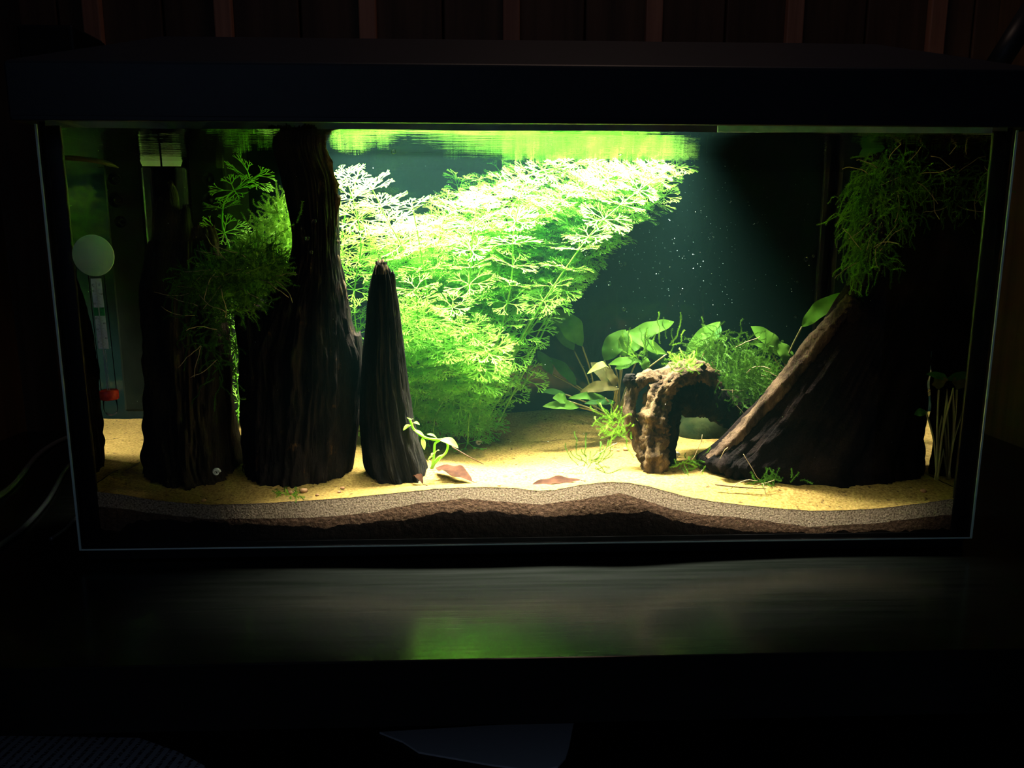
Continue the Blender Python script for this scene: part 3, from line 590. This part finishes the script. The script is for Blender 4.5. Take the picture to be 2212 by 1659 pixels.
# ---------------------------------------------------------------- broad leaves
def leafblade(par, base, tip, hw, Y0, Y1, m_, bend=.12, wave=.18, face=V((0, -.8, .6)), fold=.15, seed=0, side=0, wide=.48):
    a, b = at(*base, Y=Y0), at(*tip, Y=Y1); d = b-a; L_ = d.length; t = d.normalized()
    s = t.cross(face).normalized(); n = s.cross(t).normalized(); w_ = (at(base[0]+hw, base[1], Y=Y0)-a).length
    mb = MB(); NU, NV = 16, 6; vs = []
    for i in range(NU+1):
        u = i/NU; prof = math.sin(math.pi*min(1, u**(math.log(.5)/math.log(wide))))**.75 if 0 < u < 1 else .02
        c = a+d*u+n*(bend*L_*math.sin(math.pi*u))+s*(side*L_*math.sin(math.pi*u))
        for j in range(NV+1):
            v = j/NV*2-1
            vs.append(c+s*(v*w_*prof)+n*(fold*w_*abs(v)*prof+wave*w_*math.sin(u*14+seed+(2 if v > 0 else 0))*abs(v)**2*prof))
    mb.add(vs, [(i*(NV+1)+j, i*(NV+1)+j+1, (i+1)*(NV+1)+j+1, (i+1)*(NV+1)+j) for i in range(NU) for j in range(NV)])
    o = mb.build('leaf', m_, par); return o
def petiole(par, pts, r=.0009, m_=None):
    pts = smooth_path([tuple(at(a, b, Y=Y)) for a, b, Y in pts], 5)
    return MB().tube(pts, r, 6).build('leaf_stalk', m_ or M['petiole'], par)
def broad(label, root, leaves, group=None, mirror=False):
    e = empty('broad_leaved_plant', at(*root), label, 'plant', group)
    for i, lf in enumerate(leaves):
        base, tip, hw, Y0, Y1, m_ = lf[:6]; kw = lf[6] if len(lf) > 6 else {}
        leafblade(e, base, tip, hw, Y0, Y1, M[m_], seed=i*1.7, **kw)
        petiole(e, [(root[0]+R(-4, 4), root[1], root[2]), (lerp(root[0], base[0], .35)+R(-6, 6), lerp(root[1], base[1], .55), lerp(root[2], Y0, .5)), (*base, Y0)])
    return e
broad('broad-leaved plant with two long upright leaves right of the feathery thicket', (1290,895,.27), [
    ((1258,748),(1196,668),26,.25,.26,'leaf',dict(wide=.5)), ((1240,757),(1172,668),22,.265,.28,'leaf_dark'),
    ((1245,832),(1185,772),13,.27,.28,'leaf_dark'), ((1193,808),(1160,758),13,.28,.28,'leaf_dark')])
broad('broad-leaved plant with a spray of green leaves left of the arched stump', (1335,900,.24), [
    ((1305,778),(1352,712),22,.22,.22,'leaf'), ((1340,768),(1385,712),24,.21,.215,'leaf'), ((1362,716),(1456,695),16,.225,.23,'leaf',dict(side=.1)),
    ((1352,765),(1420,700),18,.23,.24,'leaf'), ((1440,765),(1350,715),13,.20,.205,'leaf',dict(bend=.2,side=-.15)), ((1312,792),(1268,808),8,.19,.17,'bright',dict(bend=.3)), ((1315,787),(1386,780),10,.20,.19,'leaf'),
    ((1330,795),(1370,785),11,.21,.2,'leaf'), ((1385,757),(1450,800),13,.23,.24,'leaf_dark'), ((1392,800),(1395,770),10,.2,.2,'leaf')])
broad('low plant with brownish and green leaves at the back of the sand mound', (1330,915,.22), [
    ((1330,838),(1276,783),18,.20,.21,'leaf_brown'), ((1332,835),(1305,795),10,.19,.19,'leaf_brown'), ((1335,840),(1252,848),13,.19,.19,'leaf_brown',dict(bend=.25)),
    ((1308,860),(1228,860),9,.19,.18,'leaf'), ((1252,880),(1172,878),11,.18,.17,'leaf'), ((1226,866),(1194,860),13,.18,.17,'leaf'), ((1222,852),(1168,846),7,.2,.2,'leaf_dark'),
    ((1330,870),(1262,872),8,.2,.19,'leaf_dark'), ((1340,880),(1370,850),9,.2,.2,'leaf_brown')])
broad('broad-leaved plant with one lance leaf tilting above the arched stump', (1500,880,.24), [((1480,765),(1556,695),15,.20,.205,'leaf',dict(wide=.5)), ((1530,742),(1556,702),12,.21,.22,'leaf_dark')])
broad('broad-leaved plant with two rounded leaves above the olive moss bush', (1720,890,.24), [((1690,775),(1622,705),19,.19,.195,'leaf',dict(wide=.55)), ((1702,788),(1682,738),17,.185,.19,'leaf'), ((1668,766),(1628,742),9,.185,.18,'leaf'), ((1730,800),(1700,790),10,.2,.2,'leaf_dark')])
broad('single tall wavy leaf leaning on the driftwood root edge', (1690,860,.22), [((1732,706),(1822,632),17,.16,.13,'leaf',dict(wide=.5, wave=.25))])
broad('dim leaf cluster at the water surface above the moss beard', (1945,360,.12), [((1915,312),(1855,338),16,.10,.10,'leaf_dark'), ((1915,305),(1862,288),14,.10,.10,'leaf_dark'), ((1920,310),(1935,298),9,.11,.1,'leaf_dark')])
broad('dark-leaved plant in the back right corner behind the driftwood root', (1775,900,.26), [
    ((1760,830),(1700,806),18,.25,.25,'leaf'), ((1790,838),(1740,818),16,.25,.25,'leaf'), ((1760,800),(1820,790),17,.27,.27,'leaf_dark'), ((1770,860),(1735,868),12,.24,.24,'leaf_brown'), ((1740,850),(1720,845),14,.25,.26,'leaf_brown')])
# plant added in place of leaves mirrored in the right side glass
def atm(a, b, Y): p = at(a, b, Y=Y); return p
broad('green-leaved plant added for the leaves mirrored in the right side glass', (2022,1036,.052), [
    ((2060,838),(2113,815),17,.05,.045,'leaf_dark'), ((2050,822),(2000,808),9,.06,.06,'leaf_dark'), ((2028,842),(2024,812),18,.058,.058,'leaf_brown',dict(wide=.6)), ((2060,828),(2108,803),10,.07,.07,'leaf_dark'),
    ((2000,888),(1975,896),9,.06,.06,'leaf_dark'), ((2075,895),(2110,885),8,.06,.06,'leaf_brown')])
# small bright plant by log 3
sp2 = empty('bright_sprig_plant', at(930, 1012, Y=.075), 'small bright green plant with glossy rounded leaves at the foot of the slim log', 'plant')
YS = .062
for pts in ([(930,1012),(945,995),(963,978),(967,960),(957,950),(945,950),(918,945),(895,928),(889,915),(885,905)], [(932,1012),(936,995),(938,975),(940,958),(950,952)], [(934,1012),(945,990),(960,983)]):
    MB().tube([tuple(at(a, b, Y=YS)) for a, b in smooth_path(pts, 5)], .0011, 8).build('stem', M['bright'], sp2)
for (b_, t_, w_, n_) in [((950,950),(990,968),10,.3),((945,949),(922,938),5,.2),((918,944),(893,930),7,.1),((912,945),(917,972),5,.1),((888,917),(871,930),5,.2),((891,915),(907,918),4,.3),((886,907),(880,902),4,0),((886,907),(893,905),3,0),((938,985),(925,992),3,.2),((940,980),(949,973),4,.2),((930,1000),(923,992),3,.1),((950,1000),(961,982),3,.2),((936,978),(932,983),3,0)]:
    o = leafblade(sp2, b_, t_, w_, YS, YS-.008, M['bright'], bend=n_*.6, wave=.03, fold=.2, face=V((0, -.5, .9)))
# ---------------------------------------------------------------- litter, pebbles, shells
def litter(label, base, tip, hw, Y0, Y1, **k):
    e = empty('fallen_leaf', at(*base, Y=Y0), label, 'leaf'); o = leafblade(e, base, tip, hw, Y0, Y1, M['dead'], face=V((0, -.25, 1)), **k); o.name = 'blade'
    MB().tube([at(*tip, Y=Y1), at(tip[0]+10, tip[1]+3, Y=Y1-.002)], .0004, 5).build('leaf_stalk', M['twig'], e); return e
litter('fallen brown leaf lying on the sand right of the bright sprig plant', (942,1010), (1020,1040), 20, .075, .040, bend=.08)
litter('fallen thin brown leaf on the crest of the sand near the front glass', (1150,1046), (1255,1037), 16, .035, .040, bend=.02)
litter('curled brown leaf scrap at the base of the slim log', (893,1030), (914,1046), 8, .055, .040, bend=.3)
litter('small upright brown leaf scrap in the gap between the two left logs', (526,1022), (534,1000), 6, .07, .07, bend=.2)
for lab, pts, Y in [('thin dark twig stuck in the sand right of the bright sprig plant', [(976,965),(1010,985),(1045,1003)], .10), ('thin dark twig resting against the broken log in the left gap', [(474,700),(495,760),(515,808)], .15),
                    ('short dark twig lying on the bright sand in front of the driftwood', [(1545,1047),(1600,1053),(1655,1056)], .03)]:
    tag(MB().tube([at(a, b, Y=Y-.0) for a, b in pts], [.0007, .0006, .0004], 6).build('twig', M['twig']), lab, 'twig')
def ball(c, r, n1=10, n2=7, sq=(1, 1, 1), jit=.2):
    mb = MB(); vs = [c+V((math.cos(2*math.pi*i/n1)*math.sin(math.pi*j/n2)*r*sq[0], math.sin(2*math.pi*i/n1)*math.sin(math.pi*j/n2)*r*sq[1], math.cos(math.pi*j/n2)*r*sq[2])) for j in range(n2+1) for i in range(n1)]
    if jit: vs = [v+(v-c)*jit*noise.noise(v*600) for v in vs]
    mb.add(vs, [(j*n1+i, (j+1)*n1+i, (j+1)*n1+(i+1) % n1, j*n1+(i+1) % n1) for j in range(n2) for i in range(n1)]); return mb
def onsand(px, py):
    lo, hi = .008, .34
    for _ in range(30):
        Y = (lo+hi)/2; p = at(px, py, Y=Y)
        if p.z > sandz(p.x, Y): lo = Y
        else: hi = Y
    p = at(px, py, Y=lo); p.z = sandz(p.x, p.y); return p
PEB = ['biggest reddish-brown pebble in the sand hollow below the tallest log', 'brown pebble just left of the biggest pebble below the tallest log', 'small brown pebble under the right foot of the tallest log, upper of two', 'leftmost brown pebble in the sand hollow below the tallest log', 'small brown pebble under the right foot of the tallest log, lower of two', 'small brown pebble just right of the biggest pebble below the tallest log', 'biggest of three dark pebbles left of the arched stump', 'middle one of three dark pebbles left of the arched stump', 'leftmost of three dark pebbles left of the arched stump', 'brown pebble on the sand in front of the broken log', 'tiny brown pebble on the crest left of the flat brown leaf', 'brown pebble on the sand at the right end near the side glass']
for lb, (px, py, r) in zip(PEB, [(656,1063,.0032),(630,1067,.0026),(740,1056,.0018),(612,1068,.0015),(733,1064,.0014),(685,1071,.0016),(1352,973,.0030),(1335,975,.0018),(1320,974,.0020),(440,1083,.0020),(1078,1050,.0014),(1995,1063,.0026)]):
    p = onsand(px, py); tag(ball(p+V((0, 0, r*.45)), r, sq=(1.2, 1, .75)).build('pebble', M['pebble']), lb, 'pebble', 'small pebbles on the sand')
for px, py, Y, lab in [(1034,961,None,'white snail shell on the shaded sand right of the thicket foot'), (1460,989,None,'white snail shell on the sand right of the arched stump'), (468,1026,.045,'white curled snail shell at the foot of the broken log')]:
    p = onsand(px, py) if Y is None else at(px, py, Y=Y); e = empty('snail_shell', p, lab, 'shell'); mb = MB(); pts = []; rr = []
    for i in range(40):
        t = i/39; an = t*11; q = .0030*(1-t*.8); pts.append(p+V((q*math.cos(an), -.001*t, .0028+q*math.sin(an)))); rr.append(.0016*(1-t*.75))
    mb.tube(pts, rr, 7); mb.build('whorl', M['snail'], e)
# ---------------------------------------------------------------- bubbles and specks
BUB = ["round bubble right of the thicket at the height of its two tall leaves' tips", 'round bubble in the dark water a little above the lone mid-water bubble', 'largest bubble touching the right fringe of the thicket', 'small bubble just below the largest bubble at the thicket fringe', 'left one of two small close bubbles in mid water', 'right one of two small close bubbles in mid water', 'upper one of two bubbles further right in mid water', 'lower one of two bubbles further right in mid water', 'larger bubble of the pair left of the moss beard', 'smaller bubble of the pair left of the moss beard', 'single bubble in the dark water below the pair beside the moss beard', 'single bubble left of the tall wavy leaf', 'bubble above the white thicket crown near the water surface', 'bubble at the water surface right of the tallest log', 'bubble near the surface in the dark notch above the thicket', 'uppermost of three bubbles on the face of the tallest log', 'middle one of three bubbles on the face of the tallest log', 'lowest of three bubbles on the face of the tallest log', 'bubble low down between arched stump and driftwood tip', 'bubble just right of the thicket top under the surface']
for lb, (px, py, r, Y) in zip(BUB, [(1347,668,5,.2),(1316,612,6,.2),(1265,548,6,.18),(1268,607,3,.2),(1350,570,4,.22),(1342,572,4,.22),(1432,605,4,.2),(1444,626,3,.2),(1741,560,5,.15),(1757,553,3,.15),(1722,609,4,.2),(1718,684,4,.15),(1340,331,5,.16),(782,325,5,.15),(850,328,5,.15),(678,478,6,.06),(664,515,6,.06),(672,545,5,.06),(1520,985,4,.1),(1500,330,4,.2)]):
    p = at(px, py, Y=Y); rr = (at(px+r, py, Y=Y)-p).length
    tag(ball(p, rr, 14, 10, jit=0).build('bubble', M['bubble']), lb, 'bubble', 'tiny bubbles in the water')
mb = MB(); rnd = random.Random(5)
for i in range(640):
    px = rnd.uniform(160, 2080) if i < 260 else rnd.gauss(1450, 130); py = rnd.uniform(290, 1000) if i < 260 else rnd.gauss(520, 110); Y = rnd.uniform(.02, .3); p = at(px, py, Y=Y)
    if abs(p.x) > .385 or p.z > .345 or p.z < .06: continue
    r = rnd.uniform(.00018, .0005); d = [V((rnd.gauss(0, 1), rnd.gauss(0, 1), rnd.gauss(0, 1))).normalized()*r*rnd.uniform(.6, 1.6) for _ in range(4)]
    mb.add([p+q for q in d], [(0, 1, 2), (0, 3, 1), (1, 3, 2), (2, 3, 0)])
tag(mb.build('suspended_specks', M['speck'], None, False), 'fine pale specks drifting through the water', 'specks', kind='stuff')
# ---------------------------------------------------------------- filter in the back left corner
fl_ = empty('internal_filter', at(380, 640, Y=.24), 'dim internal filter with pale patches in the back left corner under the hood', 'filter')
YF_ = .245; xa, xb = -TX+.012, at(402, 400, Y=YF_).x; xc = at(486, 400, Y=YF_).x
xa = at(300, 400, Y=YF_).x; xa = max(xa, -TX+.012)
MB().box((xa, YF_, .07), (xb, .335, ZW-.006)).build('case', M['filterbox'], fl_, False, bevel=.003)
MB().box((xb+.0005, YF_+.004, .07), (xc, .335, at(440, 341, Y=YF_).z)).build('chamber', M['chamber'], fl_, False, bevel=.003, label='cloudy clear plastic chamber')
YP = YF_-.0022
def patch(pts):
    q = [at(a, b, Y=YP) for a, b in pts]; n = len(q); mb = MB(); mb.add(q+[p+V((0, .0012, 0)) for p in q], [tuple(range(n)), tuple(range(2*n-1, n-1, -1))]+[(i, n+i, n+(i+1) % n, (i+1) % n) for i in range(n)])
    mb.build('pale_patch', M['algae'], fl_, False, label='pale patch on the filter front')  # the 'algae' material is only the pale plate tone
patch([(344,306),(352,312),(360,330),(366,318),(363,304),(372,300),(380,306),(385,300),(384,322),(378,332),(384,340),(394,345),(390,359),(351,359),(349,335),(346,322)])
for (px, py, r) in [(455,388,14),(459,433,17),(457,480,13)]:
    c = at(px, py, Y=YF_+.002); rr = (at(px+r, py, Y=YF_)-at(px, py, Y=YF_)).length
    mb = MB(); mb.tube([c, c-V((0, .004, 0)), c-V((0, .006, 0))], [rr*.6, rr*.85, rr], 24, cap=False); mb.tube([c-V((0, .001, 0)), c-V((0, .008, 0))], [rr*.35, rr*.2], 16)
    mb.build('suction_cup', M['chamber'], fl_)
c = at(476, 352, Y=YF_-.001); MB().box((c.x-.004, c.y-.004, c.z-.006), (c.x+.004, c.y, c.z+.006)).build('clip', M['rock'], fl_, False, bevel=.001)
rp = smooth_path([(104,340),(150,341),(200,346),(232,353),(256,362)], 6)
o = MB().tube([at(a, b, Y=.10 if False else lerp(.02, .05, i/len(rp))) for i, (a, b) in enumerate(rp)], [.0022]*(len(rp)-6)+[.002, .0017, .0013, .001, .0007, .0004], 8).build('mirrored_rim', M['leaf_brown'])  # olive tube added for the mirror image of the filter rim
tag(o, 'short olive tube standing for the filter rim mirrored in the left side glass', 'tube')
# ---------------------------------------------------------------- thermometer
ct = at(203, 552, Y=.016); cbm = at(241, 897, Y=.016); ax = (cbm-ct).normalized()
th = empty('thermometer', ct, 'glass thermometer with a round frosted suction cup inside the left front glass', 'thermometer')
rc = (at(248, 552, Y=.010)-at(203, 552, Y=.010)).length
mb = MB(); cc = at(202, 552, Y=.0065); mb.tube([cc+V((0, -.0009, 0)), cc, cc+V((0, .0008, 0)), cc+V((0, .003, 0)), cc+V((0, .005, 0))], [rc*.985, rc, rc*.97, rc*.6, rc*.25], 48)
mb.build('suction_cup', M['cup'], th)
sdv = ax.cross(V((0, 1, 0))).normalized(); sdv = sdv if sdv.x > 0 else -sdv
tt = lambda py: ct+ax*((py-552)/(897-552)*(cbm-ct).length)
rt = .0062
mb = MB(); s0, s1 = tt(572), tt(858); mb.tube([s0, s0.lerp(s1, .5), s1], rt, 28, cap=False); mb.build('glass_tube', M['tube'], th)
def card(name, p0, p1, wl, wr, m_, dy, lab=None):
    a, b = tt(p0), tt(p1); q = [a+sdv*wl, a+sdv*wr, b+sdv*wr, b+sdv*wl]; q = [p+V((0, dy, 0)) for p in q]
    mb = MB(); mb.add(q+[p+V((0, .0002, 0)) for p in q], [(3, 2, 1, 0), (4, 5, 6, 7), (0, 1, 5, 4), (1, 2, 6, 5), (2, 3, 7, 6), (3, 0, 4, 7)]); return mb.build(name, m_, th, False, label=lab)
card('scale_card', 600, 750, -.0044, .0044, M['card'], -.0012)
card('green_band', 661, 679, -.0044, .0044, M['green_band'], -.0015, 'green comfort band')
card('capillary', 606, 842, -.0004, .0004, M['capillary'], -.0019); card('support_rod', 752, 842, .0014, .0019, M['capillary'], -.0019)
mb = MB()
def tick(py, a, b):
    p = tt(py)+V((0, -.0016, 0)); mb.add([p+sdv*a-ax*.00008, p+sdv*b-ax*.00008, p+sdv*b+ax*.00008, p+sdv*a+ax*.00008], [(0, 1, 2, 3)])
for i in range(41): tick(618+i*3.15, -.0018 if i % 5 else -.0026, -.0006)
for i in range(37): tick(622+i*3.35, .0006, .0016 if i % 5 else .0026)
mb.build('scale_marks', M['ink'], th, False)
q3 = Matrix((sdv, -ax, V((0, -1, 0)))).transposed().to_quaternion()
for s_, py, x_ in [('C', 614, -.0026), ('F', 614, .0026), ('40', 626, -.0032), ('30', 653, -.0032), ('20', 684, -.0032), ('10', 708, -.0032), ('0', 735, -.0032), ('100', 633, .0034), ('80', 663, .0034), ('60', 695, .0034), ('40', 727, .0034)]:
    cu = bpy.data.curves.new('t', 'FONT'); cu.body = s_; cu.size = .0030 if s_ in 'CF' else .0022; cu.align_x = 'CENTER'; cu.align_y = 'CENTER'; to = bpy.data.objects.new('t', cu)
    me = bpy.data.meshes.new_from_object(to); bpy.data.objects.remove(to); me.materials.clear(); me.materials.append(M['ink'])
    o = bpy.data.objects.new('scale_letter' if s_ in 'CF' else 'scale_number', me); sc.collection.objects.link(o); o.parent = th; o.location = tt(py)+sdv*x_+V((0, -.0018, 0))-ct
    o.rotation_euler = q3.to_euler()
    if s_ not in 'CF': o.rotation_euler.rotate_axis('Z', -1.5708 if False else 0)
mb = MB(); mb.tube([tt(840), tt(843), tt(860), tt(862)], [rt*1.0, rt*1.22, rt*1.22, rt*1.0], 28); mb.build('ring', M['red'], th, label='red rubber ring')
mb = MB(); mb.tube([tt(862), tt(884), tt(893), tt(897)], [rt*.9, rt*.9, rt*.7, rt*.2], 24); mb.build('bulb_end', M['tube'], th)
mb = MB(); mb.tube([tt(891)+sdv*(-rt*.7), tt(896)+sdv*(-rt*.3), tt(896)+sdv*(rt*.3), tt(891)+sdv*(rt*.7)], .0005, 6); mb.build('bulb_rim', M['capillary'], th)
# ---------------------------------------------------------------- cables outside
for lab, pts, r in [('thick black cable curving over the desk beside the left side pane', [(-40,1090,.02),(0,1070,.03),(35,1040,.06),(75,990,.12),(110,962,.16),(145,945,.2)], .0032),
                    ('thin black cable low on the desk beside the left side pane', [(-30,1205,-.06),(0,1178,-.04),(50,1140,-.01),(100,1085,.02),(135,1025,.06),(155,1000,.1)], .0026),
                    ('short black cable end near the lower left corner of the aquarium', [(110,1165,-.02),(140,1145,0),(166,1118,.03)], .002)]:
    pw = [at(a, b, z=ZT+r) for a, b, c in smooth_path(pts, 6)]
    tag(MB().tube(pw, r, 10).build('cable', M['cable']), lab, 'cable')
print('objects', len(sc.objects))
